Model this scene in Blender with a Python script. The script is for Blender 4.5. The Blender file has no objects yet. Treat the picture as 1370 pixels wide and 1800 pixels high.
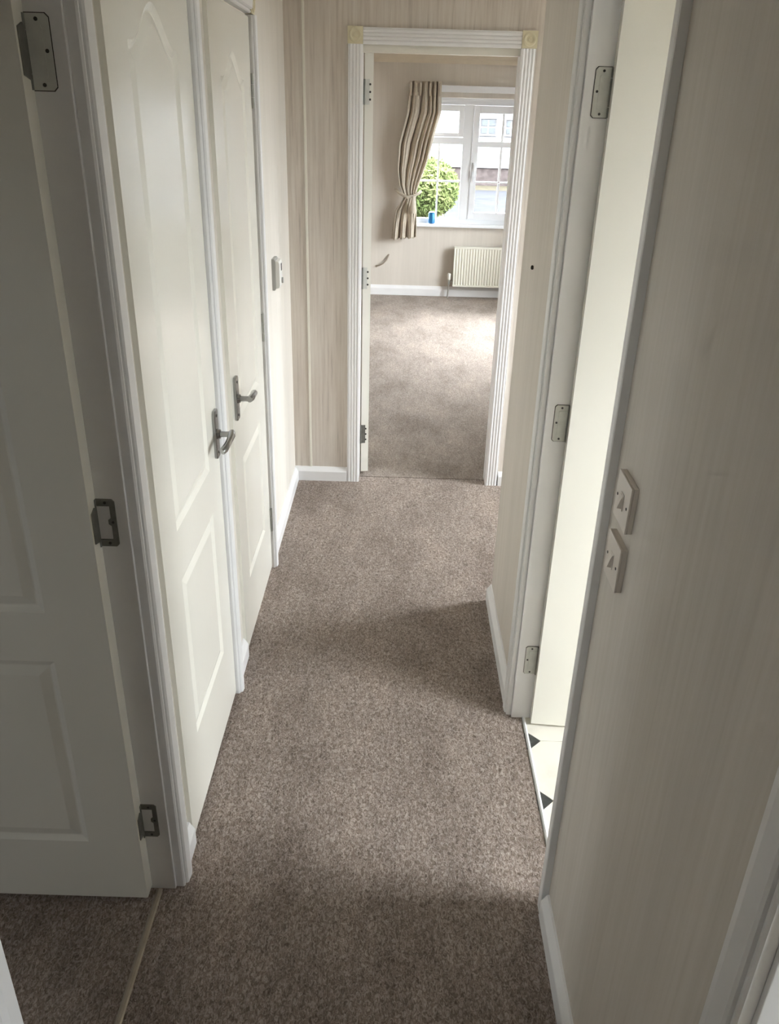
import bpy, bmesh, math, random
from mathutils import Vector, Matrix
from mathutils.geometry import tessellate_polygon
random.seed(7)
PI = math.pi
S = bpy.context.scene
COL = S.collection

# ---------------------------------------------------------------- camera
FPX = 1437.26
PITCH, ROLL, YAW = math.radians(26.242), math.radians(1.619), math.radians(-0.148)
EYE = Vector((0, 0, 1.65))
def camera_axes():
    cp, sp = math.cos(PITCH), math.sin(PITCH); cr, sr = math.cos(ROLL), math.sin(ROLL); cy, sy = math.cos(YAW), math.sin(YAW)
    Y = Matrix(((cy, -sy, 0), (sy, cy, 0), (0, 0, 1)))
    P = Matrix(((1, 0, 0), (0, -sp, -cp), (0, cp, -sp)))
    R = Matrix(((cr, -sr, 0), (sr, cr, 0), (0, 0, 1)))
    return R @ P @ Y
M = camera_axes()
cd = bpy.data.cameras.new('camera')
cam = bpy.data.objects.new('camera', cd); COL.objects.link(cam)
cd.sensor_fit = 'VERTICAL'; cd.sensor_height = 24.0; cd.lens = FPX / 1800 * 24.0; cd.clip_start = 0.02; cd.clip_end = 300
mw = Matrix.Identity(4)
for i in range(3):
    mw[i][0] = M[0][i]; mw[i][1] = -M[1][i]; mw[i][2] = -M[2][i]; mw[i][3] = EYE[i]
cam.matrix_world = mw
S.camera = cam

# ---------------------------------------------------------------- sky, exposure
SKY = 1.9     # zenith radiance
w = bpy.data.worlds.new('overcast'); S.world = w; w.use_nodes = True
wn = w.node_tree; bg = wn.nodes['Background']; bg.inputs[0].default_value = (0.955, 0.97, 1.0, 1)
# overcast sky after the CIE standard: L = zenith * (1 + 2 sin(elevation)) / 3
wtc = wn.nodes.new('ShaderNodeTexCoord'); wsep = wn.nodes.new('ShaderNodeSeparateXYZ'); wn.links.new(wtc.outputs['Generated'], wsep.inputs[0])
wmx = wn.nodes.new('ShaderNodeMath'); wmx.operation = 'MAXIMUM'; wmx.inputs[1].default_value = 0; wn.links.new(wsep.outputs[2], wmx.inputs[0])
wma = wn.nodes.new('ShaderNodeMath'); wma.operation = 'MULTIPLY_ADD'; wma.inputs[1].default_value = 2*SKY/3; wma.inputs[2].default_value = SKY/3
wn.links.new(wmx.outputs[0], wma.inputs[0]); wn.links.new(wma.outputs[0], bg.inputs[1])
S.view_settings.view_transform = 'Standard'; S.view_settings.look = 'None'; S.view_settings.gamma = 1
S.view_settings.use_curve_mapping = False
S.view_settings.exposure = 5.4
S.cycles.max_bounces = 9; S.cycles.diffuse_bounces = 7; S.cycles.glossy_bounces = 3; S.cycles.transparent_max_bounces = 10
S.cycles.use_adaptive_sampling = True; S.cycles.adaptive_threshold = .03
S.cycles.use_denoising = True
def portal(name, loc, rot, sx, sz):
    l = bpy.data.lights.new(name, 'AREA'); l.shape = 'RECTANGLE'; l.size = sx; l.size_y = sz
    l.cycles.is_portal = True
    o = bpy.data.objects.new(name, l); COL.objects.link(o); o.location = loc; o.rotation_euler = rot
# sky portals: they emit nothing, they only tell the renderer where the window openings are
portal('sky_portal_kitchen', (2.33, 1.02, 1.36), (0, PI/2, 0), 1.18, 0.84)
portal('sky_portal_entrance', (2.33, 3.15, 1.33), (0, PI/2, 0), 1.36, 0.72)
portal('sky_portal_bathroom', (2.33, -.3, 1.45), (0, PI/2, 0), .7, .7)
portal('sky_portal_bedroom', (-3.33, -.45, 1.45), (0, -PI/2, 0), .5, .5)
portal('sky_portal_lounge_far', (0.915, 8.37, 1.21), (-PI/2, 0, 0), 1.68, 1.08)
portal('sky_portal_lounge_side', (2.33, 6.4, 1.22), (0, PI/2, 0), 1.25, 1.7)

# ---------------------------------------------------------------- materials
MATS = {}
def new_mat(name):
    m = bpy.data.materials.new(name); m.use_nodes = True; MATS[name] = m
    nt = m.node_tree; b = nt.nodes['Principled BSDF']
    return m, nt, b
def N(nt, t, **kw):
    n = nt.nodes.new(t)
    for k, v in kw.items(): setattr(n, k, v)
    return n
def coords(nt, scale, rot=(0, 0, 0)):
    tc = N(nt, 'ShaderNodeTexCoord'); g = N(nt, 'ShaderNodeNewGeometry'); mp = N(nt, 'ShaderNodeMapping')
    nt.links.new(g.outputs['Position'], mp.inputs['Vector']); mp.inputs['Scale'].default_value = scale; mp.inputs['Rotation'].default_value = rot
    return mp.outputs[0]
def noise(nt, vec, scale, detail=3, rough=.5, dist=0):
    n = N(nt, 'ShaderNodeTexNoise'); nt.links.new(vec, n.inputs['Vector'])
    n.inputs['Scale'].default_value = scale; n.inputs['Detail'].default_value = detail; n.inputs['Roughness'].default_value = rough; n.inputs['Distortion'].default_value = dist
    return n.outputs['Fac']
def ramp(nt, fac, stops):
    r = N(nt, 'ShaderNodeValToRGB'); nt.links.new(fac, r.inputs[0])
    e = r.color_ramp.elements
    while len(e) < len(stops): e.new(0.5)
    for i, (p, c) in enumerate(stops): e[i].position = p; e[i].color = (*c, 1)
    return r.outputs[0]
def mix(nt, a, b, fac, mode='MIX'):
    n = N(nt, 'ShaderNodeMix', data_type='RGBA', blend_type=mode)
    if isinstance(fac, (int, float)): n.inputs[0].default_value = fac
    else: nt.links.new(fac, n.inputs[0])
    for s, v in ((6, a), (7, b)):
        if isinstance(v, tuple): n.inputs[s].default_value = (*v, 1)
        else: nt.links.new(v, n.inputs[s])
    return n.outputs[2]
def bump(nt, b, h, strength, dist):
    n = N(nt, 'ShaderNodeBump'); nt.links.new(h, n.inputs['Height']); n.inputs['Strength'].default_value = strength; n.inputs['Distance'].default_value = dist
    nt.links.new(n.outputs[0], b.inputs['Normal'])
def plain(name, col, rough=.5, metal=0, var=.04, scale=9, spec=.5, bmp=0):
    m, nt, b = new_mat(name)
    v = coords(nt, (1, 1, 1)); f = noise(nt, v, scale, 3)
    c = ramp(nt, f, [(.3, tuple(x*(1-var) for x in col)), (.7, tuple(min(1, x*(1+var)) for x in col))])
    nt.links.new(c, b.inputs['Base Color']); b.inputs['Roughness'].default_value = rough; b.inputs['Metallic'].default_value = metal
    b.inputs['Specular IOR Level'].default_value = spec
    if bmp: bump(nt, b, noise(nt, v, 160, 2), bmp, .001)
    return m
plain('trim_white', (.80, .80, .805), .32, var=.02)
m, nt, b = new_mat('door_paint')
v = coords(nt, (1, 1, .04)); f = noise(nt, v, 90, 4, .6); f2 = noise(nt, coords(nt, (1, 1, 1)), 3, 2)
nt.links.new(ramp(nt, f2, [(.3, (.785, .77, .70)), (.7, (.81, .795, .73))]), b.inputs['Base Color']); b.inputs['Roughness'].default_value = .24
bump(nt, b, f, .10, .0012)
plain('frame_cream', (.78, .76, .68), .35, var=.02)
plain('block_cream', (.70, .65, .47), .45, var=.05, scale=30)
plain('pvc', (.80, .82, .85), .3, var=.01)
plain('steel', (.42, .43, .41), .38, .85, var=.12, scale=60)
plain('hinge_painted', (.60, .61, .57), .5, var=.05, scale=60)
plain('zinc', (.20, .20, .18), .5, .6, var=.15, scale=60)
plain('chrome', (.36, .36, .355), .2, 1, var=.05)
plain('screw_and_shadow_dark', (.06, .055, .05), .5, .6, var=.2)
plain('switch_plastic', (.70, .645, .585), .35, var=.02)
plain('box_grey', (.42, .42, .40), .45, var=.02)
plain('box_white', (.78, .78, .75), .4, var=.02)
plain('dark_plastic', (.03, .03, .028), .4, var=.1)
plain('radiator_paint', (.78, .77, .68), .35, var=.01)
plain('valve_white', (.80, .78, .72), .4, var=.01)
plain('pipe', (.40, .39, .36), .4, .3, var=.1)
plain('can_blue', (.02, .17, .42), .3, .3, var=.1, scale=40)
plain('can_metal', (.6, .6, .62), .3, .9, var=.05)
plain('cable', (.33, .28, .22), .5, var=.1)
plain('ceiling', (.80, .78, .73), .8, var=.02)
plain('coving', (.62, .55, .44), .7, var=.04)
plain('bar_metal', (.36, .31, .25), .45, .35, var=.1, scale=40)
plain('hole_dark', (.03, .025, .02), .9, var=.2)
plain('road', (.019, .0195, .022), .9, var=.12, scale=2, spec=0)
plain('gravel', (.030, .027, .020), .95, var=.25, scale=6, spec=0)
plain('lawn', (.05, .08, .02), .95, var=.3, scale=4, spec=0)
plain('house_white', (.10, .10, .105), .8, var=.03, spec=0)
plain('house_roof', (.06, .05, .05), .8, var=.2, spec=0)
plain('house_glass', (.012, .016, .02), .6, var=.2)
plain('brick', (.030, .025, .0245), .9, var=.3, scale=8, spec=0)
plain('stem', (.035, .028, .018), .9, var=.2, spec=0)

def wallpaper(name, a, b_, c_, streak):
    m, nt, b = new_mat(name)
    v = coords(nt, (1, 1, .035)); f = noise(nt, v, 75, 5, .68)
    v2 = coords(nt, (1, 1, .02)); f2 = noise(nt, v2, 11, 3)
    c = ramp(nt, f, [(.28, tuple(x*(1-streak) for x in a)), (.43, a), (.60, b_), (.74, c_)])
    d = ramp(nt, f2, [(.35, (.95, .95, .95)), (.65, (1, 1, 1))])
    nt.links.new(mix(nt, c, d, 1.0, 'MULTIPLY'), b.inputs['Base Color']); b.inputs['Roughness'].default_value = .62
    b.inputs['Specular IOR Level'].default_value = .3
    bump(nt, b, f, .22, .0015)
wallpaper('wallpaper', (.655, .61, .55), (.68, .635, .58), (.70, .66, .605), .06)
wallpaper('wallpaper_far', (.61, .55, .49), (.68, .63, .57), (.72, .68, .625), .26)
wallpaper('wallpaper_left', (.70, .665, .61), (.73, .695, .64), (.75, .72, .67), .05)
wallpaper('wallpaper_lounge', (.63, .585, .525), (.65, .605, .545), (.66, .62, .56), .03)

def carpet(name, lo, mid, hi):
    m, nt, b = new_mat(name)
    v = coords(nt, (1, .55, 1)); f = noise(nt, v, 165, 4, .7, 1.2)
    g = noise(nt, coords(nt, (1, .45, 1), (0, 0, .35)), 4.2, 5, .62)
    k = noise(nt, coords(nt, (1, .22, 1), (0, 0, -.12)), 60, 4, .7, .8)
    c = ramp(nt, f, [(.34, lo), (.49, mid), (.62, hi)])
    d = ramp(nt, g, [(.36, (.76, .74, .72)), (.5, (.97, .97, .97)), (.64, (1.12, 1.11, 1.10))])
    e = ramp(nt, k, [(.35, (.84, .84, .84)), (.65, (1.1, 1.1, 1.1))])
    c = mix(nt, c, d, 1.0, 'MULTIPLY'); c = mix(nt, c, e, 1.0, 'MULTIPLY')
    nt.links.new(c, b.inputs['Base Color']); b.inputs['Roughness'].default_value = 1; b.inputs['Specular IOR Level'].default_value = .1
    b.inputs['Sheen Weight'].default_value = .12; b.inputs['Sheen Roughness'].default_value = .5
    bump(nt, b, f, 1.0, .006)
carpet('carpet', (.125, .092, .070), (.285, .226, .188), (.49, .415, .372))
carpet('carpet_lounge', (.20, .155, .125), (.34, .28, .24), (.46, .395, .35))

m, nt, b = new_mat('vinyl_cream')
v = coords(nt, (1, 1, 1)); f = noise(nt, v, 7, 5, .6)
nt.links.new(ramp(nt, f, [(.3, (.66, .63, .55)), (.5, (.76, .73, .65)), (.7, (.78, .76, .68))]), b.inputs['Base Color']); b.inputs['Roughness'].default_value = .35
m, nt, b = new_mat('vinyl_black')
v = coords(nt, (1, 1, 1)); f = noise(nt, v, 30, 6, .7)
nt.links.new(ramp(nt, f, [(.45, (.035, .037, .035)), (.58, (.06, .065, .06)), (.64, (.28, .28, .26))]), b.inputs['Base Color']); b.inputs['Roughness'].default_value = .35

m, nt, b = new_mat('curtain')
v = coords(nt, (1, 1, 1)); f = noise(nt, v, 60, 3)
cc = ramp(nt, f, [(.3, (.57, .51, .425)), (.7, (.62, .56, .47))])
nt.links.new(cc, b.inputs['Base Color']); b.inputs['Roughness'].default_value = .9; b.inputs['Specular IOR Level'].default_value = .15
tr = N(nt, 'ShaderNodeBsdfTranslucent'); nt.links.new(cc, tr.inputs[0])
ms = N(nt, 'ShaderNodeMixShader'); ms.inputs[0].default_value = .22
out = nt.nodes['Material Output']; nt.links.new(b.outputs[0], ms.inputs[1]); nt.links.new(tr.outputs[0], ms.inputs[2]); nt.links.new(ms.outputs[0], out.inputs[0])

m, nt, b = new_mat('leaf_green')
v = coords(nt, (1, 1, 1)); f = noise(nt, v, 3, 3)
nt.links.new(ramp(nt, f, [(.3, (.042, .060, .022)), (.7, (.062, .070, .028))]), b.inputs['Base Color']); b.inputs['Roughness'].default_value = .8; b.inputs['Specular IOR Level'].default_value = 0

m, nt, b = new_mat('glass')
nt.nodes.remove(b); out = nt.nodes['Material Output']
tb = N(nt, 'ShaderNodeBsdfTransparent'); tb.inputs[0].default_value = (.93, .95, .95, 1)
gb = N(nt, 'ShaderNodeBsdfGlossy'); gb.inputs['Roughness'].default_value = .02
fr = N(nt, 'ShaderNodeFresnel'); fr.inputs[0].default_value = 1.3
ms = N(nt, 'ShaderNodeMixShader'); nt.links.new(fr.outputs[0], ms.inputs[0]); nt.links.new(tb.outputs[0], ms.inputs[1]); nt.links.new(gb.outputs[0], ms.inputs[2]); nt.links.new(ms.outputs[0], out.inputs[0])

# ---------------------------------------------------------------- mesh helpers
class MB:
    def __init__(s): s.v = []; s.f = []
    def box(s, x0, x1, y0, y1, z0, z1):
        if x0 > x1: x0, x1 = x1, x0
        if y0 > y1: y0, y1 = y1, y0
        n = len(s.v)
        s.v += [(x0,y0,z0),(x1,y0,z0),(x1,y1,z0),(x0,y1,z0),(x0,y0,z1),(x1,y0,z1),(x1,y1,z1),(x0,y1,z1)]
        s.f += [tuple(n+i for i in q) for q in ((0,3,2,1),(4,5,6,7),(0,1,5,4),(1,2,6,5),(2,3,7,6),(3,0,4,7))]
        return s
    def prism(s, prof, axis, lo, hi, fn=None):
        # prof: 2D points; axis: extrusion axis; fn maps (a, b, t) to xyz
        fn = fn or {'x': lambda a, b, t: (t, a, b), 'y': lambda a, b, t: (a, t, b), 'z': lambda a, b, t: (a, b, t)}[axis]
        n = len(s.v); k = len(prof)
        s.v += [fn(a, b, lo) for a, b in prof] + [fn(a, b, hi) for a, b in prof]
        s.f += [tuple(n+i for i in range(k)), tuple(n+k+i for i in reversed(range(k)))]
        s.f += [(n+i, n+k+i, n+k+(i+1) % k, n+(i+1) % k) for i in range(k)]
        return s
    def tube(s, pts, r, seg=8):
        pts = [Vector(p) for p in pts]; n0 = len(s.v)
        for i, p in enumerate(pts):
            d = (pts[min(i+1, len(pts)-1)] - pts[max(i-1, 0)]).normalized()
            u = d.orthogonal().normalized() if i == 0 else (u - d*u.dot(d)).normalized()
            w_ = d.cross(u); rr = r[i] if isinstance(r, (list, tuple)) else r
            s.v += [tuple(p + (u*math.cos(2*PI*k/seg) + w_*math.sin(2*PI*k/seg))*rr) for k in range(seg)]
        for i in range(len(pts)-1):
            for k in range(seg):
                a = n0+i*seg+k; b_ = n0+i*seg+(k+1) % seg
                s.f.append((a, b_, b_+seg, a+seg))
        s.f.append(tuple(n0+k for k in reversed(range(seg)))); e = n0+(len(pts)-1)*seg
        s.f.append(tuple(e+k for k in range(seg)))
        return s
    def build(s, name, mat, parent=None, bevel=0, smooth=False, seg=2):
        me = bpy.data.meshes.new(name); me.from_pydata(s.v, [], s.f); me.materials.append(MATS[mat])
        bm = bmesh.new(); bm.from_mesh(me); bmesh.ops.recalc_face_normals(bm, faces=bm.faces)
        if bevel:
            ed = [e for e in bm.edges if len(e.link_faces) == 2 and e.calc_face_angle(0) > .6]
            bmesh.ops.bevel(bm, geom=ed, offset=bevel, segments=seg, profile=.6, affect='EDGES', clamp_overlap=True)
        if smooth:
            for f in bm.faces: f.smooth = True
            for e in bm.edges: e.smooth = len(e.link_faces) == 2 and e.calc_face_angle(0) < .7
        bm.to_mesh(me); bm.free()
        o = bpy.data.objects.new(name, me); COL.objects.link(o)
        if parent:
            o.parent = parent
        return o
def tag(o, label=None, cat=None, group=None, kind=None):
    for k, v in (('label', label), ('category', cat), ('group', group), ('kind', kind)):
        if v: o[k] = v
    return o
def root(name, label, cat, loc=(0, 0, 0), rot=(0, 0, 0), group=None, kind=None):
    o = bpy.data.objects.new(name, None); COL.objects.link(o); o.location = loc; o.rotation_euler = rot; o.empty_display_size = .05
    return tag(o, label, cat, group, kind)
def world_child(o, p):      # geometry given in world coordinates, parent unrotated
    o.data.transform(Matrix.Translation(-p.location)); return o

# ---------------------------------------------------------------- structure
CEIL = 2.12
def wall(name, axis, p0, p1, lo, hi, openings, mat, label, z0=0, z1=CEIL):
    """axis 'x': wall runs along x, faces at y=p0..p1; openings (a, b, za, zb)."""
    mb = MB()
    def bx(a, b_, za, zb):
        if b_-a < 1e-4 or zb-za < 1e-4: return
        if axis == 'x': mb.box(a, b_, p0, p1, za, zb)
        else: mb.box(p0, p1, a, b_, za, zb)
    cur = lo
    for a, b_, za, zb in sorted(openings):
        bx(cur, a, z0, z1); bx(a, b_, z0, za); bx(a, b_, zb, z1); cur = b_
    bx(cur, hi, z0, z1)
    return tag(mb.build(name, mat), label, 'wall', kind='structure')
WL, WR = -.478, .382
wall('wall_left', 'y', -.538, WL, -1.2, 3.69, [(.64, 1.34, 0, 1.89), (1.458, 2.027, 0, 1.887), (2.233, 2.807, 0, 1.887)], 'wallpaper_left', 'pale papered wall along the left side of the hall with the cupboard doors')
wall('wall_right', 'y', WR, .442, -1.2, 2.56, [(-.14, .535, 0, 1.89), (1.29, 1.985, 0, 1.89)], 'wallpaper', 'beige streaked wallpaper wall on the right side of the hall with the switches')
wall('wall_right_return', 'x', 2.56, 2.621, WR, 2.2, [], 'wallpaper', 'short return wall behind the outer corner on the right of the hall')
wall('wall_far', 'x', 3.69, 3.77, -1.9, 2.2, [(-.185, .472, 0, 1.89)], 'wallpaper_far', 'beige wallpaper end wall with dark vertical streaks around the lounge doorway')
wall('wall_behind', 'x', -1.26, -1.2, -3.2, 2.2, [], 'wallpaper', 'plain wall closing the hall behind the viewer')
wall('wall_kitchen_near', 'x', .545, .59, .442, 2.2, [], 'wallpaper', 'near side wall of the kitchen')
wall('wall_exterior_right', 'y', 2.2, 2.3, -1.26, 8.32, [(-.65, .05, 1.1, 1.8), (.6, 1.44, .77, 1.95), (2.79, 3.51, .65, 2.01), (5.55, 7.25, .6, 1.85)], 'wallpaper', 'outside wall to the right with kitchen, entrance and lounge openings')
wall('wall_bedroom_left', 'y', -3.3, -3.2, -1.26, 2.4, [(-.7, -.2, 1.2, 1.7)], 'wallpaper', 'outside wall of the bedroom on the left')
wall('wall_bedroom_far', 'x', 2.4, 2.46, -3.3, -.538, [], 'wallpaper', 'far wall of the bedroom behind the open door')
wall('wall_lounge_left', 'y', -2.0, -1.9, 3.69, 8.32, [], 'wallpaper_lounge', 'left wall of the lounge')
wall('wall_lounge_far', 'x', 8.22, 8.34, -2.0, 2.3, [(.09, 1.74, .675, 1.755)], 'wallpaper_lounge', 'plain beige lounge wall holding the white window')

mb = MB().box(-3.3, 2.3, -1.26, 8.34, CEIL, CEIL+.08)
tag(mb.build('ceiling', 'ceiling'), 'plain off-white ceiling over the hall and rooms', 'ceiling', kind='structure')
mb = MB().box(-.512, .412, -1.2, 3.738, -.06, 0).box(.412, 2.2, 2.621, 3.69, -.06, 0).box(.412, .47, 3.69, 3.738, -.06, 0)
tag(mb.build('floor', 'carpet'), 'brown twist pile carpet running down the hall', 'carpet', kind='structure')
tag(MB().box(-3.3, 2.3, -1.26, 8.34, -.14, -.061).build('floor_base', 'cable'), 'floor deck under the carpets', 'floor', kind='structure')
mb = MB().box(-1.9, 2.2, 3.752, 8.22, -.06, -.003)
tag(mb.build('floor_lounge', 'carpet_lounge'), 'brown carpet of the lounge beyond the far doorway', 'carpet', kind='structure')
mb = MB().box(-3.2, -.515, -1.2, 2.4, -.06, 0)
tag(mb.build('floor_bedroom', 'carpet'), 'brown carpet under the open door on the left', 'carpet', kind='structure')
tag(MB().box(.4125, 2.2, -1.2, .545, -.06, 0).build('floor_bathroom', 'vinyl_cream'), 'pale floor of the room behind the nearest right doorway', 'vinyl floor', kind='structure')
kf = root('floor_kitchen', 'cream vinyl floor with small black marbled diamonds beyond the right doorway', 'vinyl floor', (.412, 0, 0), kind='structure')
world_child(MB().box(.4125, 2.2, .59, 2.56, -.06, -.006).build('underlay', 'vinyl_cream', kf), kf)
TS, DH = .231, .038
def octo(g):
    h = TS/2 - g; c = DH + g*.4
    return [(-h, -h+c-g), (-h+c-g, -h), (h-c+g, -h), (h, -h+c-g), (h, h-c+g), (h-c+g, h), (-h+c-g, h), (-h, h-c+g)]
tile0 = dia0 = None
y0t = 1.861
for i in range(8):
    for j in range(-1, 10):
        cx, cy = .419 + TS*(i+.5), y0t + TS*(1.5-j) 
        if cx < 2.05 and .71 < cy < 2.44:
            if tile0 is None: tile0 = MB().prism(octo(.0008), 'z', -.006, -.001).build('tile', 'vinyl_cream', kf); t = tile0
            else: t = tile0.copy(); COL.objects.link(t); t.parent = kf
            t.location = (cx-.412, cy, 0)
        dx, dy = .419 + TS*i, y0t + TS*(1-j)
        if dx < 2.1 and .64 < dy < 2.5:
            if dia0 is None: dia0 = MB().prism([(-DH+.001, 0), (0, -DH+.001), (DH-.001, 0), (0, DH-.001)], 'z', -.006, -.001).build('diamond_tile', 'vinyl_black', kf); t = dia0
            else: t = dia0.copy(); COL.objects.link(t); t.parent = kf
            t.location = (dx-.412, dy, 0)

# ---------------------------------------------------------------- trim: architraves and linings
ARCH = [(0, 0), (0, .016), (.0025, .0195), (.006, .0195), (.007, .0165), (.009, .0165), (.010, .022), (.013, .0255), (.036, .0275), (.047, .0255), (.052, .020), (.055, .013), (.055, 0)]
def fluted():
    p = [(0, 0), (0, .0145)]
    for k in range(4):
        a = .005 + k*.013
        p += [(a, .0165), (a+.003, .0180), (a+.0065, .0180), (a+.009, .0162), (a+.0105, .0150)]
    p += [(.057, .016), (.058, .013), (.058, 0)]
    return p
FLUT = fluted()
SK = [(0, 0), (.0175, 0), (.0175, .047), (.0165, .050), (.005, .069), (0, .070)]
def arch_v(x_wall, sgn, y_in, dir_, z0, z1, prof=ARCH):    # upright on an x-facing wall
    return MB().prism(prof, 'z', z0, z1, lambda a, b, t: (x_wall + sgn*b, y_in + dir_*a, t))
def arch_h(x_wall, sgn, ya, yb, z_in, prof=ARCH):          # head on an x-facing wall
    return MB().prism(prof, 'y', ya, yb, lambda a, b, t: (x_wall + sgn*b, t, z_in + a))
def rosette(parent, loc, normal, size=.062, mat='block_cream'):
    """square corner block with turned rosette; normal 'x+','x-' or 'y-'."""
    r = [(0, .024), (.006, .0245), (.009, .0215), (.014, .0215), (.018, .0255), (.022, .0255), (.0255, .021)]
    mb = MB(); h = size/2
    mb.v += [(-h, -h, 0), (h, -h, 0), (h, h, 0), (-h, h, 0), (-h, -h, .021), (h, -h, .021), (h, h, .021), (-h, h, .021)]
    mb.f += [(0, 1, 5, 4), (1, 2, 6, 5), (2, 3, 7, 6), (3, 0, 4, 7), (4, 5, 6, 7), (3, 2, 1, 0)]
    n = len(mb.v); K = 20
    mb.v.append((0, 0, .0245))
    for q, (rr, zz) in enumerate(r[1:]):
        mb.v += [(rr*math.cos(2*PI*k/K), rr*math.sin(2*PI*k/K), zz) for k in range(K)]
    mb.f += [(n, n+1+k, n+1+(k+1) % K) for k in range(K)]
    for q in range(len(r)-2):
        mb.f += [(n+1+q*K+k, n+1+(q+1)*K+k, n+1+(q+1)*K+(k+1) % K, n+1+q*K+(k+1) % K) for k in range(K)]
    o = mb.build('corner_block', mat, parent)
    R_ = {'x+': Matrix(((0, 0, 1), (1, 0, 0), (0, 1, 0))), 'x-': Matrix(((0, 0, -1), (-1, 0, 0), (0, 1, 0))), 'y-': Matrix(((1, 0, 0), (0, 0, -1), (0, 1, 0)))}[normal]
    o.data.transform(R_.to_4x4()); o.location = Vector(loc) - parent.location
    o['label'] = 'yellowed cream corner block with turned rosette'
    return o

HEAD = 1.885
# left near doorway (trim_1)
t1 = root('trim_1', 'white moulded architrave and lining of the nearest left doorway', 'door frame', (-.478, 1.0, 0), kind='structure')
world_child(arch_v(WL, 1, 1.327, 1, 0, HEAD+.005).build('architrave', 'trim_white', t1), t1)
world_child(arch_v(WL, 1, .655, -1, 0, HEAD+.005).build('architrave', 'trim_white', t1), t1)
world_child(arch_h(WL, 1, .655, 1.327, HEAD+.005).build('architrave_head', 'trim_white', t1), t1)
world_child(MB().box(-.545, -.4785, 1.320, 1.3395, 0, HEAD+.004).build('jamb_lining', 'trim_white', t1, .001), t1)
world_child(MB().box(-.545, -.4785, .6405, .66, 0, HEAD+.004).build('jamb_lining', 'trim_white', t1, .001), t1)
world_child(MB().box(-.545, -.4785, .66, 1.32, HEAD-.012, HEAD+.004).build('head_lining', 'trim_white', t1, .001), t1)
# cupboard doors (trim_2, trim_3): architrave on the far side only, head with corner block
t2 = root('trim_2', 'narrow white moulding between the two left cupboard doors', 'door frame', (-.478, 2.06, 0), kind='structure')
world_child(arch_v(WL, 1, 2.034, 1, 0, HEAD+.005, [(a*.72, b*1.15) for a, b in ARCH]).build('architrave', 'trim_white', t2), t2)
world_child(arch_h(WL, 1, 1.46, 2.034, HEAD+.008).build('architrave_head', 'trim_white', t2), t2)
t3 = root('trim_3', 'white moulding on the far side of the second left cupboard door', 'door frame', (-.478, 2.83, 0), kind='structure')
world_child(arch_v(WL, 1, 2.816, 1, 0, HEAD+.005, [(a*.8, b*1.15) for a, b in ARCH]).build('architrave', 'trim_white', t3), t3)
world_child(arch_h(WL, 1, 2.23, 2.812, HEAD+.008).build('architrave_head', 'trim_white', t3), t3)
rosette(t3, (WL, 2.842, HEAD+.036), 'x+', .056)
# right kitchen doorway (trim_4)
t4 = root('trim_4', 'white moulded architrave and lining of the right kitchen doorway', 'door frame', (.382, 1.6, 0), kind='structure')
world_child(arch_v(WR, -1, 1.972, 1, 0, HEAD+.005, [(a, b*.72) for a, b in ARCH]).build('architrave', 'trim_white', t4), t4)
world_child(arch_v(WR, -1, 1.309, -1, 0, HEAD+.005, [(0, 0), (0, .0145), (.002, .016), (.022, .016), (.025, .0145), (.025, 0)]).build('architrave', 'trim_white', t4), t4)
world_child(arch_h(WR, -1, 1.309, 1.972, HEAD+.005, [(a, b*.72) for a, b in ARCH]).build('architrave_head', 'trim_white', t4), t4)
world_child(MB().box(.3825, .444, 1.960, 1.984, 0, HEAD+.004).build('jamb_lining', 'trim_white', t4, .001), t4)
world_child(MB().box(.3825, .444, 1.291, 1.315, 0, HEAD+.004).build('jamb_lining', 'trim_white', t4, .001), t4)
world_child(MB().box(.3825, .444, 1.315, 1.96, HEAD-.012, HEAD+.004).build('head_lining', 'trim_white', t4, .001), t4)
# nearest right doorway (trim_5)
t5 = root('trim_5', 'white moulded architrave of the nearest right doorway at the picture edge', 'door frame', (.382, .2, 0), kind='structure')
world_child(arch_v(WR, -1, .523, 1, 0, HEAD+.005, [(a*1.05, b*.85) for a, b in ARCH]).build('architrave', 'trim_white', t5), t5)
world_child(arch_v(WR, -1, -.125, -1, 0, HEAD+.005).build('architrave', 'trim_white', t5), t5)
world_child(arch_h(WR, -1, -.125, .523, HEAD+.005).build('architrave_head', 'trim_white', t5), t5)
world_child(MB().box(.3825, .442, .516, .534, 0, HEAD+.004).build('jamb_lining', 'trim_white', t5, .001), t5)
world_child(MB().box(.3825, .442, -.139, -.118, 0, HEAD+.004).build('jamb_lining', 'trim_white', t5, .001), t5)
# far lounge doorway (trim_6)
t6 = root('trim_6', 'white fluted architrave with yellowed corner blocks round the lounge doorway', 'door frame', (.145, 3.69, 0), kind='structure')
def far_v(xin, dir_): return MB().prism(FLUT, 'z', 0, 1.8745, lambda a, b, t: (xin + dir_*a, 3.69-b, t))
world_child(far_v(-.165, -1).build('architrave', 'trim_white', t6), t6)
world_child(far_v(.455, 1).build('architrave', 'trim_white', t6), t6)
world_child(MB().prism(FLUT, 'x', -.1645, .4545, lambda a, b, t: (t, 3.69-b, 1.8745+a)).build('architrave_head', 'trim_white', t6), t6)
rosette(t6, (-.195, 3.69, 1.905), 'y-', .060)
rosette(t6, (.485, 3.69, 1.905), 'y-', .060)
world_child(MB().box(-.184, -.166, 3.6905, 3.776, 0, 1.889).build('jamb_lining', 'trim_white', t6, .001), t6)
world_child(MB().box(.456, .471, 3.6905, 3.776, 0, 1.889).build('jamb_lining', 'trim_white', t6, .001), t6)
world_child(MB().box(-.166, .456, 3.700, 3.74, 1.848, 1.889).build('head_stop', 'frame_cream', t6, .0015), t6)
world_child(MB().box(-.166, .456, 3.7405, 3.776, 1.868, 1.889).build('head_lining', 'trim_white', t6, .001), t6)

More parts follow.
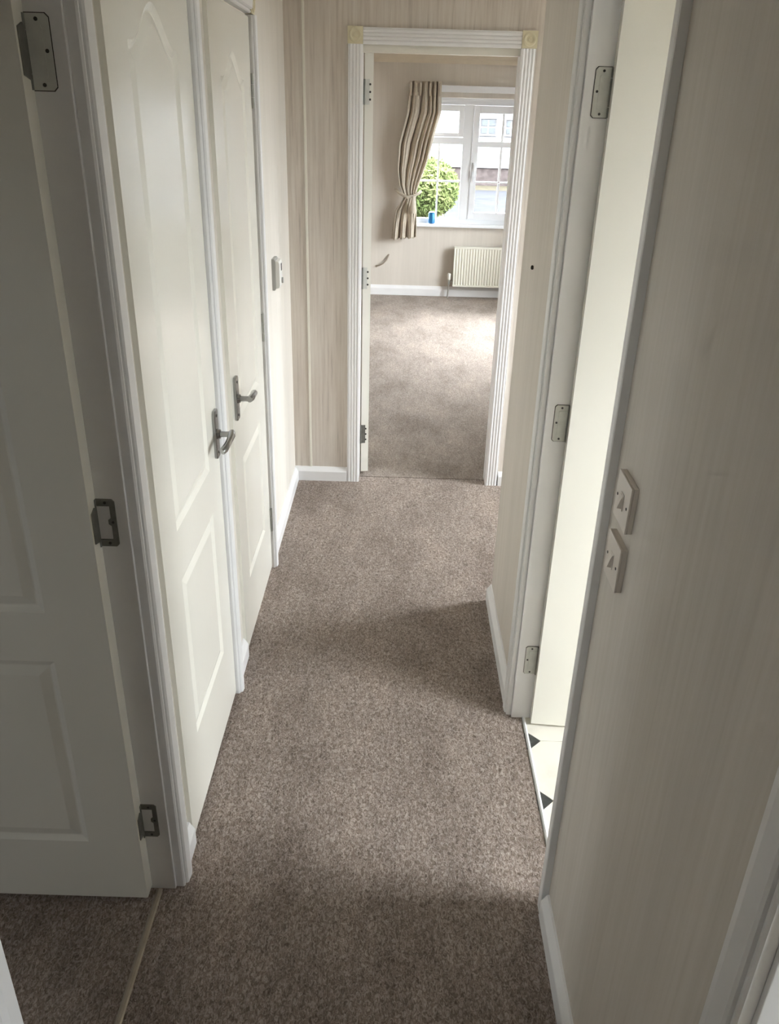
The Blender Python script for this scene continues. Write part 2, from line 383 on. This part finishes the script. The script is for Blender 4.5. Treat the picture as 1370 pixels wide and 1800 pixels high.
# wallpaper joint batten on the far wall
tag(MB().box(-.4045, -.3945, 3.686, 3.69, .068, CEIL-.002).build('trim_7', 'frame_cream', None, .001), 'thin cream vertical batten over the wallpaper joint on the end wall', 'batten', kind='structure')

# threshold strips
tag(MB().prism([(-.523, 0), (-.520, .0035), (-.516, .005), (-.511, .0035), (-.508, 0)], 'y', .66, 1.317).build('trim_8', 'bar_metal'), 'dull brown carpet bar across the nearest left doorway', 'carpet bar', kind='structure')
tag(MB().prism([(.4145, -.001), (.416, .004), (.419, .006), (.422, .004), (.425, -.001)], 'y', 1.315, 1.96).build('trim_9', 'trim_white'), 'thin pale edging strip between hall carpet and kitchen vinyl', 'edging strip', kind='structure')

# skirtings
def skirt_x(name, x_wall, sgn, ya, yb, label):
    return tag(MB().prism(SK, 'y', ya, yb, lambda a, b, t: (x_wall + sgn*a, t, b)).build(name, 'trim_white'), label, 'skirting board', kind='structure')
skirt_x('baseboard_left', WL, 1, 2.861, 3.672, 'white skirting board along the left wall beyond the second cupboard door')
skirt_x('baseboard_left_near', WL, 1, 1.383, 1.455, 'short white skirting piece between the near left doorway and first cupboard door')
skirt_x('baseboard_left_middle', WL, 1, 2.076, 2.23, 'short white skirting piece between the two left cupboard doors')
skirt_x('baseboard_left_rear', WL, 1, -1.2, .599, 'white skirting along the left wall beside the viewer')
skirt_x('baseboard_right', WR, -1, 2.028, 2.621, 'white skirting board between the kitchen doorway and the right outer corner')
skirt_x('baseboard_right_near', WR, -1, .582, 1.278, 'white skirting board below the light switches on the right wall')
def skirt_y(name, y_wall, xa, xb, label, prof=SK):
    return tag(MB().prism(prof, 'x', xa, xb, lambda a, b, t: (t, y_wall - a, b)).build(name, 'trim_white'), label, 'skirting board', kind='structure')
skirt_y('baseboard_far', 3.69, WL, -.224, 'white skirting board left of the lounge doorway')
skirt_y('baseboard_far_right', 3.69, .517, 2.2, 'white skirting board right of the lounge doorway')
skirt_y('baseboard_lounge', 8.22, -1.9, 2.2, 'white skirting board under the lounge window', [(a, b*1.35) for a, b in SK])
tag(MB().prism([(0, 0), (0, -.1), (.012, -.1), (.03, -.07), (.07, -.03), (.1, -.012), (.1, 0)], 'x', -1.9, 2.2, lambda a, b, t: (t, 8.22-a, CEIL+b)).build('trim_10', 'coving'), 'yellow-beige coving at the top of the lounge wall', 'coving', kind='structure')

# ---------------------------------------------------------------- doors
def offset(poly, d):
    n = len(poly); out = []
    for i in range(n):
        p0, p1, p2 = Vector(poly[i-1]), Vector(poly[i]), Vector(poly[(i+1) % n])
        a = (p1-p0).normalized(); b_ = (p2-p1).normalized()
        na = Vector((-a.y, a.x)); nb = Vector((-b_.y, b_.x)); m_ = na+nb
        if m_.length < 1e-6: m_ = na
        m_.normalize(); out.append(tuple(p1 + m_*d/max(.45, m_.dot(na))))
    return out
def door(name, label, loc, rotz, W_, H_, lower, upper, hinge_right, handle=None, T=.036, stile=.12):
    r = root(name, label, 'door', loc, (0, 0, rotz), kind='structure')
    x0, x1 = stile, W_-stile
    lo = [(x0, lower[0]), (x1, lower[0]), (x1, lower[1]), (x0, lower[1])]
    xc = W_/2; up = [(x0, upper[0]), (x1, upper[0])]
    K = 12
    for k in range(K+1):
        u = k/K; up.append((x1 + (xc-x1)*(.10 + .90*u) if k else x1, upper[1] + (upper[2]-upper[1])*(.5-.5*math.cos(PI*u))))
    for k in range(K-1, -1, -1):
        u = k/K; up.append((x0 + (xc-x0)*(.10 + .90*u) if k else x0, upper[1] + (upper[2]-upper[1])*(.5-.5*math.cos(PI*u))))
    zm = (lower[1]+upper[0])/2
    mb = MB()
    for yy in (0, T):
        for za, zb, hole in ((0, zm, lo), (zm, H_, up)):
            outer = [(0, za), (W_, za), (W_, zb), (0, zb)]
            tris = tessellate_polygon([[Vector((*p, 0)) for p in outer], [Vector((*p, 0)) for p in hole]])
            n = len(mb.v); mb.v += [(a, yy, b_) for a, b_ in outer+hole]
            mb.f += [tuple(n+i for i in t) for t in tris]
    n = len(mb.v)
    mb.v += [(0, 0, 0), (W_, 0, 0), (W_, 0, H_), (0, 0, H_), (0, T, 0), (W_, T, 0), (W_, T, H_), (0, T, H_)]
    mb.f += [tuple(n+i for i in q) for q in ((0, 1, 5, 4), (1, 2, 6, 5), (2, 3, 7, 6), (3, 0, 4, 7))]
    leaf = mb.build('leaf', 'door_paint', r)
    for hole in (lo, up):
        mb = MB()
        for side in (0, 1):
            loops = [(hole, 0), (offset(hole, .009), .0045), (offset(hole, .013), .0062), (offset(hole, .016), .0062), (offset(hole, .034), .0012), (offset(hole, .036), .0008)]
            n = len(mb.v); k = len(hole)
            for lp, d in loops:
                yy = d if side == 0 else T-d
                mb.v += [(a, yy, b_) for a, b_ in lp]
            for q in range(len(loops)-1):
                mb.f += [(n+q*k+i, n+(q+1)*k+i, n+(q+1)*k+(i+1) % k, n+q*k+(i+1) % k) for i in range(k)]
            mb.f.append(tuple(n+(len(loops)-1)*k+i for i in range(k)))
        mb.build('door_panel', 'door_paint', r)
    if handle:
        lever_handle(r, *handle)
    return r
def lever_handle(r, hx, hz, dir_):
    # plate stands proud of the leaf front (local -Y); lever points along dir_ (local X)
    h = bpy.data.objects.new('lever_handle', None); COL.objects.link(h); h.parent = r; h.location = (hx, 0, hz); h.empty_display_size = .03
    h['label'] = 'satin chrome lever handle on a long backplate'
    MB().prism([(-.019, -.058), (-.015, -.064), (.015, -.064), (.019, -.058), (.019, .058), (.013, .066), (-.013, .066), (-.019, .058)], 'y', 0, -.009).build('backplate', 'chrome', h, .002)
    MB().tube([(0, -.009, 0), (0, -.016, 0)], [.014, .012], 16).tube([(0, -.014, 0), (0, -.030, 0), (0, -.046, 0)], [.0085, .0075, .0085], 12).build('neck', 'chrome', h, smooth=True)
    pts = [(-dir_*.010, -.044, .001), (dir_*.012, -.047, .001), (dir_*.04, -.047, -.001), (dir_*.065, -.046, -.004), (dir_*.082, -.043, -.008), (dir_*.092, -.037, -.012)]
    MB().tube(pts, [.009, .010, .0085, .0085, .0095, .0085], 10).build('lever', 'chrome', h, smooth=True)
    for s in (-1, 1):
        MB().tube([(0, -.0088, s*.05), (0, -.0102, s*.05)], .0038, 8).build('screw', 'screw_and_shadow_dark', h)

def hinge(parent, loc, rotz, filled, mat, sgn=1, knuckle=True, edge=True, h=.096):
    """flush hinge: jamb plate in the local XZ plane facing -Y; x runs from knuckle (0) towards the hall."""
    hg = bpy.data.objects.new('hinge', None); COL.objects.link(hg); hg.parent = parent; hg.location = loc; hg.rotation_euler = (0, 0, rotz); hg.empty_display_size = .03
    H2 = h/2; Wd = .034
    if filled: prof = [(0, -H2), (Wd-.005, -H2), (Wd, -H2+.005), (Wd, H2-.005), (Wd-.005, H2), (0, H2)]
    else: prof = [(0, -H2), (Wd-.005, -H2), (Wd, -H2+.005), (Wd, H2-.005), (Wd-.005, H2), (0, H2), (0, H2-.014), (Wd-.010, H2-.014), (Wd-.010, .010), (Wd-.015, .006), (Wd-.015, -.002), (Wd-.010, -.006), (Wd-.010, -H2+.014), (0, -H2+.014)]
    prof = [(sgn*a, b_) for a, b_ in prof]
    MB().prism(prof, 'y', .0, -.0022).build('hinge_plate', mat, hg)
    if filled:
        MB().prism([(sgn*a, b_) for a, b_ in [(0, -H2-.0013), (Wd-.004, -H2-.0013), (Wd+.0013, -H2+.004), (Wd+.0013, H2-.004), (Wd-.004, H2+.0013), (0, H2+.0013)]], 'y', 0, -.0006).build('mortise_shadow_rim', 'screw_and_shadow_dark', hg)  # thin dark rim drawn in as the shadow line around the plate
        MB().prism([(sgn*a, b_) for a, b_ in [(.0, -H2+.015), (Wd-.012, -H2+.015), (Wd-.010, -H2+.018), (Wd-.010, H2-.018), (Wd-.012, H2-.015), (0, H2-.015)]], 'y', -.0022, -.0034).build('inner_leaf', mat, hg)
    for sx, sz in ((.017, H2-.007), (.017, -H2+.007), (Wd-.0065, .002)):
        MB().tube([(sgn*sx, -.0021, sz), (sgn*sx, -.0032, sz)], .0028, 8).build('screw', 'screw_and_shadow_dark', hg)
    if knuckle:
        mb = MB()
        for a, b_ in ((-H2, -H2+.020), (-H2+.021, H2-.021), (H2-.020, H2)):
            mb.tube([(-sgn*.002, -.0045, a), (-sgn*.002, -.0045, b_)], .0042, 8)
        mb.build('knuckle', 'zinc', hg, smooth=True)
    return hg
DW, DHt = .575, 1.872
d1 = door('door_1', 'closed cream two-panel cupboard door nearest on the left, lever on its far edge', (-.467, 1.4555, .012), PI/2, DW, DHt, (.233, .678), (.798, 1.732, 1.802), False, (.538, .867, -1))
d2 = door('door_2', 'closed cream two-panel cupboard door farther down on the left, hinged on its far side', (-.467, 2.2325, .012), PI/2, .577, DHt, (.218, .655), (.785, 1.702, 1.768), True, (.052, .867, 1))
for z in (1.676, .949, .204):
    hg = bpy.data.objects.new('hinge', None); COL.objects.link(hg); hg.parent = d2; hg.location = (.5785, -.004, z)
    mb = MB()
    for a, b_ in ((-.048, -.018), (-.017, .017), (.018, .048)): mb.tube([(0, 0, a), (0, 0, b_)], .0055, 8)
    mb.build('knuckle', 'steel', hg, smooth=True)
d3 = door('door_3', 'cream two-panel door standing open into the left bedroom, hinges toward the hall', (-1.116, 1.284, .012), 0, .583, DHt, (.175, .66), (.772, 1.728, 1.79), True, None, stile=.112)
for z in (1.697, .949, .206):
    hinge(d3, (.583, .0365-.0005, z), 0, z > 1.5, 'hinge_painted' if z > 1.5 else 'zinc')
    # leaf fixed to the door edge
    MB().prism([(.006, -.030), (.030, -.036), (.030, .030), (.022, .036), (.006, .030)], 'x', .583, .585, lambda a, b_, t: (t, a, b_+z)).build('edge_leaf', 'zinc', d3)
d4 = door('door_4', 'plain cream face of the kitchen door standing open beyond the right doorway', (.437, 1.926, .008), math.radians(-4.5), .585, DHt, (.2, .66), (.79, 1.72, 1.79), False, None, stile=.125)
for z in (1.684, .94, .207):
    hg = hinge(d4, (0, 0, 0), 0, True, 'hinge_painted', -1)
    hg.matrix_parent_inverse = Matrix.Identity(4)
    hg.location = d4.rotation_euler.to_matrix().inverted() @ (Vector((.4375, 1.9598, z)) - Vector((.437, 1.926, 0))); hg.rotation_euler = (0, 0, math.radians(4.5))
d5 = door('door_5', 'cream lounge door swung fully open, only its hinge edge showing in the far doorway', (-.125, 3.787, .010), math.radians(101), .60, 1.845, (.2, .66), (.79, 1.70, 1.76), False, None, stile=.12)
for z in (1.70, .95, .2):
    hg = bpy.data.objects.new('hinge', None); COL.objects.link(hg); hg.parent = d5; hg.location = (0, 0, z)
    MB().box(-.002, 0, .016, .0358, -.047, .047).build('edge_leaf', 'hinge_painted' if z > .5 else 'zinc', hg)
    MB().tube([(-.004, .0385, -.047), (-.004, .0385, .047)], .0042, 8).build('knuckle', 'zinc', hg, smooth=True)
    for q in (-.028, 0, .028): MB().tube([(-.002, .014, q), (-.0032, .014, q)], .0045, 8).build('screw', 'screw_and_shadow_dark', hg)

# ---------------------------------------------------------------- windows
def rect_frame(mb, a0, a1, z0, z1, wl, wr, wb, wt, p0, p1, axis='x'):
    def bx(a, b_, c, d):
        if axis == 'x': mb.box(a, b_, p0, p1, c, d)
        else: mb.box(p0, p1, a, b_, c, d)
    bx(a0, a0+wl, z0, z1); bx(a1-wr, a1, z0, z1); bx(a0+wl, a1-wr, z0, z0+wb); bx(a0+wl, a1-wr, z1-wt, z1)
w1 = root('window_1', 'white plastic lounge window with glazing bars behind the tied curtain', 'window', (.915, 8.22, .675), kind='structure')
def W1(mb, name, mat='pvc', bevel=.0015, par=None):
    o = mb.build(name, mat, par or w1, bevel); o.data.transform(Matrix.Translation(-w1.location)); return o
X0, X1, Z0, Z1 = .092, 1.738, .677, 1.753
mb = MB(); rect_frame(mb, X0, X1, Z0, Z1, .045, .045, .045, .055, 8.25, 8.31)
mb.box(.556, .644, 8.25, 8.31, Z0+.045, Z1-.055); mb.box(1.186, 1.274, 8.25, 8.31, Z0+.045, Z1-.055)
W1(mb, 'outer_frame')
def light_side(a0, a1):      # fanlight above a fixed pane
    mb = MB().box(a0, a1, 8.252, 8.308, 1.372, 1.43); W1(mb, 'transom')
    mb = MB(); rect_frame(mb, a0+.002, a1-.002, 1.432, Z1-.057, .045, .045, .036, .05, 8.238, 8.29); W1(mb, 'fanlight_sash')
    W1(MB().box(a0+.045, a1-.045, 8.262, 8.268, 1.466, 1.648), 'pane', 'glass', 0)
    W1(MB().box(a0+.001, a1-.001, 8.272, 8.278, Z0+.046, 1.371), 'pane', 'glass', 0)
    c = a0 + (a1-a0)*.49
    W1(MB().box(c-.008, c+.008, 8.266, 8.284, Z0+.046, 1.371), 'glazing_bar')
    W1(MB().box(a0+.001, c-.0085, 8.266, 8.284, 1.045, 1.061), 'glazing_bar'); W1(MB().box(c+.0085, a1-.001, 8.266, 8.284, 1.045, 1.061), 'glazing_bar')
    W1(MB().box((a0+a1)/2-.05, (a0+a1)/2+.03, 8.222, 8.238, 1.44, 1.456), 'window_handle')
light_side(X0+.045, .556); light_side(1.274, X1-.045)
a0, a1 = .646, 1.184
mb = MB(); rect_frame(mb, a0, a1, Z0+.047, Z1-.057, .052, .052, .062, .062, 8.238, 8.29); W1(mb, 'casement_sash')
W1(MB().box(a0+.053, a1-.053, 8.262, 8.268, .787, 1.633), 'pane', 'glass', 0)
W1(MB().box(a0+.0525, a1-.0525, 8.252, 8.276, 1.355, 1.402), 'glazing_bar')
for za, zb in ((.787, 1.046), (1.062, 1.354), (1.403, 1.633)): W1(MB().box(.905, .925, 8.254, 8.274, za, zb), 'glazing_bar')
W1(MB().box(a0+.0525, .9045, 8.254, 8.274, 1.047, 1.061), 'glazing_bar'); W1(MB().box(.9255, a1-.0525, 8.254, 8.274, 1.047, 1.061), 'glazing_bar')
W1(MB().box(.664, .682, 8.222, 8.238, 1.15, 1.22).box(.668, .678, 8.208, 8.222, 1.06, 1.21), 'window_handle')
W1(MB().prism([(8.155, .655), (8.150, .660), (8.150, .676), (8.155, .681), (8.25, .6805), (8.25, .6765), (8.2195, .6765), (8.2195, .655)], 'x', .05, 1.78), 'window_sill', 'pvc', 0)
W1(MB().box(X0+.001, X1-.001, 8.2215, 8.249, Z1-.025, Z1+.0005), 'head_reveal', 'pvc', 0)

def side_window(name, label, ya, yb, za, zb, xp0, xp1, bars_y, bars_z):
    r = root(name, label, 'window', ((xp0+xp1)/2, (ya+yb)/2, za), kind='structure')
    mb = MB(); rect_frame(mb, ya, yb, za, zb, .045, .045, .045, .045, xp0, xp1, 'y')
    world_child(mb.build('outer_frame', 'pvc', r, .002), r)
    for y in bars_y: world_child(MB().box(xp0+.005, xp1-.005, y-.02, y+.02, za+.045, zb-.045).build('mullion', 'pvc', r), r)
    ys = [ya+.045] + [v for y in bars_y for v in (y-.021, y+.021)] + [yb-.045]
    for k in range(0, len(ys), 2):
        for z in bars_z: world_child(MB().box(xp0+.01, xp1-.01, ys[k], ys[k+1], z-.016, z+.016).build('transom', 'pvc', r), r)
        zs = [za+.045] + [v for z in bars_z for v in (z-.0165, z+.0165)] + [zb-.045]
        for q in range(0, len(zs), 2):
            xm = (xp0+xp1)/2; world_child(MB().box(xm-.003, xm+.003, ys[k]+.001, ys[k+1]-.001, zs[q]+.001, zs[q+1]-.001).build('pane', 'glass', r), r)
side_window('window_2', 'white kitchen window lighting the right doorway', .605, 1.435, .775, 1.945, 2.215, 2.27, [], [])
side_window('window_3', 'tall white window lighting the hall round the right corner', 2.795, 3.505, .655, 2.005, 2.215, 2.27, [], [])
side_window('window_4', 'wide white lounge window in the right outside wall', 5.555, 7.245, .605, 1.845, 2.215, 2.27, [6.4], [])
side_window('window_6', 'small white bathroom window in the right outside wall', -.645, .045, 1.105, 1.795, 2.215, 2.27, [], [])
side_window('window_5', 'white bedroom window in the left outside wall', -.695, -.205, 1.205, 1.695, -3.27, -3.215, [], [])

# ---------------------------------------------------------------- things
# light switches on the right wall
def switch(label, y0, y1, z0, z1, tilt):
    r = root('light_switch', label, 'light switch', (WR, (y0+y1)/2, (z0+z1)/2))
    r.rotation_euler = (tilt, 0, 0)
    hy, hz = (y1-y0)/2, (z1-z0)/2
    MB().box(-.008, 0, -hy+.0005, hy-.0005, -hz+.0005, hz-.0005).build('back_box', 'switch_plastic', r, .001)
    MB().box(-.012, -.0081, -hy, hy, -hz, hz).build('faceplate', 'switch_plastic', r, .0014)
    sr = MB().box(-.0132, -.012, -.009, .009, -.014, .014).build('toggle_surround', 'switch_plastic', r, .0005)
    MB().prism([(-.0132, -.011), (-.0204, -.0095), (-.0169, .004), (-.0139, .011), (-.0132, .011)], 'y', -.0062, .0062, lambda a, b_, t: (a, t, b_)).build('toggle', 'switch_plastic', sr)
    for s in (-1, 1): MB().tube([(-.0118, s*.0285, 0), (-.0127, s*.0285, 0)], .0026, 8).build('screw', 'screw_and_shadow_dark', r)
    return r
switch('upper beige plastic light switch beside the kitchen doorway', 1.152, 1.232, 1.054, 1.134, .02)
switch('lower beige plastic light switch beside the kitchen doorway', 1.154, 1.234, .944, 1.024, .0)
# white control box on left wall
r = root('wall_control_box', 'small white and grey control box on the left wall past the cupboards', 'control box', (WL, 3.20, 1.075))
MB().prism([(0, -.058), (.010, -.058), (.014, -.050), (.014, .050), (.010, .058), (0, .058)], 'y', -.038, .038).build('back_case', 'box_grey', r, .001)
MB().prism([(.0142, -.052), (.026, -.048), (.029, -.040), (.029, .040), (.026, .048), (.0142, .052)], 'y', -.036, .036).build('front_cover', 'box_white', r, .001)
MB().box(.0292, .0303, .004, .024, .010, .036).build('sensor_slot', 'dark_plastic', r)
MB().tube([(.0292, .018, -.028), (.035, .018, -.028)], .011, 14).build('dial', 'box_grey', r)
# screw hole on right wall
tag(MB().tube([(WR+.0002, 2.39, 1.257), (WR-.004, 2.39, 1.257), (WR-.007, 2.39, 1.257)], [.005, .0065, .004], 12).build('screw_head', 'hole_dark'), 'small dark screw head alone on the right wall past the kitchen doorway', 'screw')

# curtain
cr = root('curtain', 'beige pleated curtain tied back at the left of the lounge window', 'curtain', (.1, 8.12, .56))
LE = [(1.875, .055), (1.628, .041), (1.376, -.023), (1.157, -.034), (1.021, -.014), (.935, .026), (.905, .022), (.812, -.045), (.70, -.066), (.561, -.079)]
RE = [(1.875, .332), (1.635, .340), (1.431, .284), (1.231, .236), (1.08, .180), (.966, .140), (.905, .136), (.767, .151), (.66, .153), (.561, .154)]
def interp(tab, z):
    if z >= tab[0][0]: return tab[0][1]
    for (za, xa), (zb, xb) in zip(tab, tab[1:]):
        if z >= zb: return xb + (xa-xb)*(z-zb)/(za-zb)
    return tab[-1][1]
AMP = [(1.875, .020), (1.83, .020), (1.75, .034), (1.4, .042), (1.15, .036), (1.0, .022), (.93, .012), (.90, .012), (.80, .03), (.56, .046)]
NR, NC = 74, 150
vs = []; fs = []
for i in range(NR+1):
    z = 1.875 + (.561-1.875)*i/NR; l, r_ = interp(LE, z), interp(RE, z); am = interp(AMP, z)
    for j in range(NC+1):
        s = j/NC
        if z > .92: ph = 2*PI*6.2*s + .6
        else: ph = 2*PI*(6.2*s) + .6
        lowmix = max(0, min(1, (.92-z)/.25))
        yv = (2.0*abs(math.sin(PI*(5.5*s + .35*math.sin(7*s+1)) + .4))**.55 - 1)*(1-lowmix) + (2.0*abs(math.sin(PI*3.0*s**1.1 + .5))**.6 - 1)*lowmix
        yv += .12*math.sin(1.9*ph + 5*z)
        x = l + (r_-l)*s + .006*math.sin(3*z + 5*s)*(1 if 0 < j < NC else 0)
        yy = 8.115 - am*yv - (0.012 if z < .6 else 0)*0
        vs.append((x-.1, yy-8.12, z - .02*lowmix*(1-s) + .006*math.sin(ph)*(1 if i == NR else 0) - .56))
for i in range(NR):
    for j in range(NC):
        a = i*(NC+1)+j; fs.append((a, a+1, a+NC+2, a+NC+1))
mb = MB(); mb.v = vs; mb.f = fs
fab = mb.build('fabric', 'curtain', cr, smooth=True)
for e in fab.data.edges: e.use_edge_sharp = False
sm = fab.modifiers.new('thick', 'SOLIDIFY'); sm.thickness = .003
# heading tape pleats
mb = MB()
for k in range(7):
    x = .062 + k*.0425; mb.tube([(x-.1, -.034, 1.30), (x-.1, -.038, 1.25), (x-.1, -.034, 1.20)], [.009, .012, .008], 8)
mb.build('heading_pleats', 'curtain', cr, smooth=True)
tb_ = MB().tube([(-.05-.1, .03, .42), (.0-.1, -.03, .385), (.06-.1, -.062, .362), (.12-.1, -.055, .375), (.165-.1, -.03, .395), (.185-.1, .03, .405)], .013, 8).build('tieback', 'curtain', cr, smooth=True)
MB().tube([(.118-.1, -.068, .372), (.116-.1, -.072, .34), (.118-.1, -.074, .30), (.12-.1, -.074, .25), (.12-.1, -.074, .225)], [.012, .015, .022, .034, .031], 12).build('tassel', 'curtain', tb_, smooth=True)
# curtain track
r = root('curtain_track', 'white curtain track fixed above the lounge window', 'curtain track', (.95, 8.22, 1.80))
MB().prism([(-.045, -.004), (-.045, .046), (-.040, .050), (0, .050), (0, .038), (-.030, .036), (-.030, -.004)], 'x', -.90, .85, lambda a, b_, t: (t, a, b_)).build('valance_rail', 'pvc', r, .001)
for q in (-.3, .1, .5): MB().box(q-.01, q+.01, -.029, -.0005, .010, .034).build('bracket', 'pvc', r)

# radiator
r = root('radiator', 'cream ribbed panel radiator under the lounge window', 'radiator', (.97, 8.16, .11))
prof = []; n = 34; wv = .88/n
for k in range(n):
    a = -.44 + k*wv
    prof += [(a, 0), (a+wv*.30, 0), (a+wv*.45, .007), (a+wv*.85, .007)]
prof += [(.44, 0), (.44, .020), (-.44, .020)]
MB().prism(prof, 'z', .018, .355, lambda a, b_, t: (a, b_-.030, t)).build('front_panel', 'radiator_paint', r)
MB().box(-.44, .44, -.031, -.010, .355, .372).box(-.44, .44, -.031, -.010, 0, .018).build('panel_rims', 'radiator_paint', r, .003)
MB().box(-.43, .43, .012, .022, .01, .36).build('rear_panel', 'radiator_paint', r, .002)
MB().box(-.44, .44, -.012, .024, .366, .374).build('top_grille', 'radiator_paint', r, .001)
for q in (-.3, .3): MB().box(q-.015, q+.015, .022, .0585, .12, .30).build('bracket', 'zinc', r)
v_ = MB().tube([(-.475, 0, .062), (-.475, 0, .072), (-.475, 0, .112), (-.475, 0, .122)], [.014, .0185, .0185, .013], 14).build('valve_head', 'valve_white', r, smooth=True)
MB().tube([(-.44, 0, .045), (-.475, 0, .045)], .009, 10).tube([(-.475, 0, .062), (-.475, 0, .02)], .011, 10).build('valve_body', 'steel', r, smooth=True)
MB().tube([(-.475, 0, .022), (-.478, .004, -.05), (-.482, .006, -.113)], .0075, 10).build('pipe', 'pipe', r, smooth=True)
# can on the sill
r = root('drink_can', 'small blue can standing on the lounge window sill', 'can', (.300, 8.188, .681))
MB().tube([(0, 0, .004), (0, 0, .010), (0, 0, .094), (0, 0, .102)], [.024, .031, .031, .026], 20).build('can_body', 'can_blue', r, smooth=True)
MB().tube([(0, 0, 0), (0, 0, .004)], [.023, .024], 20).build('can_base', 'can_metal', r, smooth=True)
MB().tube([(0, 0, .102), (0, 0, .106)], [.026, .024], 20).build('can_rim', 'can_metal', r, smooth=True)
# loose cable on the lounge wall
r = root('loose_cable', 'thin loose cable end curling off the lounge wall below the curtain', 'cable', (-.21, 8.22, .27))
MB().tube([(-.008, -.001, 0), (.02, -.02, .008), (.06, -.028, .03), (.09, -.022, .06), (.108, -.012, .095), (.113, -.003, .115)], .006, 8).build('cord', 'cable', r, smooth=True)
MB().tube([(-.008, 0, 0), (-.008, -.006, 0)], .012, 10).build('wall_grommet', 'cable', r)

# ---------------------------------------------------------------- outside
GZ = -.70
tag(MB().box(-60, 60, 8.6, 90, GZ-.2, GZ).build('ground_outside', 'gravel'), 'pale gravel ground outside the lounge window', 'ground', kind='structure')
tag(MB().box(-60, -3.6, -30, 8.6, GZ-.2, GZ).box(2.6, 60, -30, 8.6, GZ-.2, GZ).box(-3.6, 2.6, -30, -1.5, GZ-.2, GZ).build('ground_around', 'gravel'), 'gravel ground beside the home', 'ground', kind='structure')
tag(MB().box(1.1, 60, 19.0, 29.0, GZ-.01, GZ+.012).build('road', 'road'), 'grey tarmac road seen low through the lounge window', 'road', kind='structure')
hs = root('neighbour_house', 'white neighbouring home with grey windows and brick skirt across the road', 'house', (5, 31, GZ))
def hc(mb, name, mat, par=None, bevel=0):
    o = mb.build(name, mat, par or hs, bevel); o.data.transform(Matrix.Translation(-hs.location)); return o
hc(MB().box(-1, 14, 31, 37, -.12, 3.0), 'wall', 'house_white')
rf = hc(MB().prism([(30.6, 2.98), (34, 4.3), (37.4, 2.98)], 'x', -1.4, 14.4), 'roof', 'house_roof')
hc(MB().box(-.95, 13.95, 31.05, 36.95, GZ, -.12), 'brick_skirt', 'brick')
def hwin(x0, x1, z0, z1, nx, nz):
    f_ = MB(); rect_frame(f_, x0, x1, z0, z1, .04, .04, .04, .04, 30.94, 31.0); wo = hc(f_, 'window', 'house_white')
    for i in range(nx):
        for j in range(nz):
            a = x0+.05+(x1-x0-.1)*i/nx; b_ = x0+.05+(x1-x0-.1)*(i+1)/nx; c = z0+.05+(z1-z0-.1)*j/nz; d = z0+.05+(z1-z0-.1)*(j+1)/nz
            o = MB().box(a+.03, b_-.03, 30.97, 30.995, c+.03, d-.03).build('pane', 'house_glass', hs); o.data.transform(Matrix.Translation(-hs.location))
hwin(2.62, 3.24, .90, 1.47, 2, 2); hwin(3.48, 3.95, .90, 1.45, 2, 2); hwin(5.6, 6.4, .9, 1.5, 2, 2); hwin(.2, .9, .9, 1.5, 2, 2)
def bush(name, label, cx, cy, rad, hgt, zc, nleaf, seed):
    rnd = random.Random(seed); r = root(name, label, 'bush', (cx, cy, GZ))
    mb = MB()
    for k in range(5):
        a = rnd.uniform(0, 2*PI); mb.tube([(0, 0, 0), (.2*rad*math.cos(a), .2*rad*math.sin(a), hgt*.4), (.55*rad*math.cos(a), .55*rad*math.sin(a), hgt*.8)], [.03, .02, .008], 6)
    mb.build('stems', 'stem', r)
    mb = MB()
    for k in range(nleaf):
        u, v_, t = rnd.uniform(-1, 1), rnd.uniform(0, 2*PI), rnd.uniform(.55, 1)**.6
        q = math.sqrt(1-u*u); p = Vector((rad*q*math.cos(v_)*t, rad*q*math.sin(v_)*t, hgt*zc + hgt*(1-zc)*u*t))
        d = Vector((rnd.gauss(0, 1), rnd.gauss(0, 1), rnd.gauss(0, 1))).normalized(); e = d.orthogonal().normalized(); s = rnd.uniform(.02, .045)
        n = len(mb.v); mb.v += [tuple(p-d*s), tuple(p+e*s*.45), tuple(p+d*s), tuple(p-e*s*.45)]; mb.f.append((n, n+1, n+2, n+3))
    tag(mb.build('foliage', 'leaf_green', r), kind='stuff')
bush('garden_bush', 'bright green rounded bush close outside the lounge window', .33, 11.6, .44, 1.80, .79, 8000, 3)
bush('garden_bush', 'taller green bush half hidden behind the beige curtain', -.62, 10.9, .45, 2.3, .6, 9000, 5)
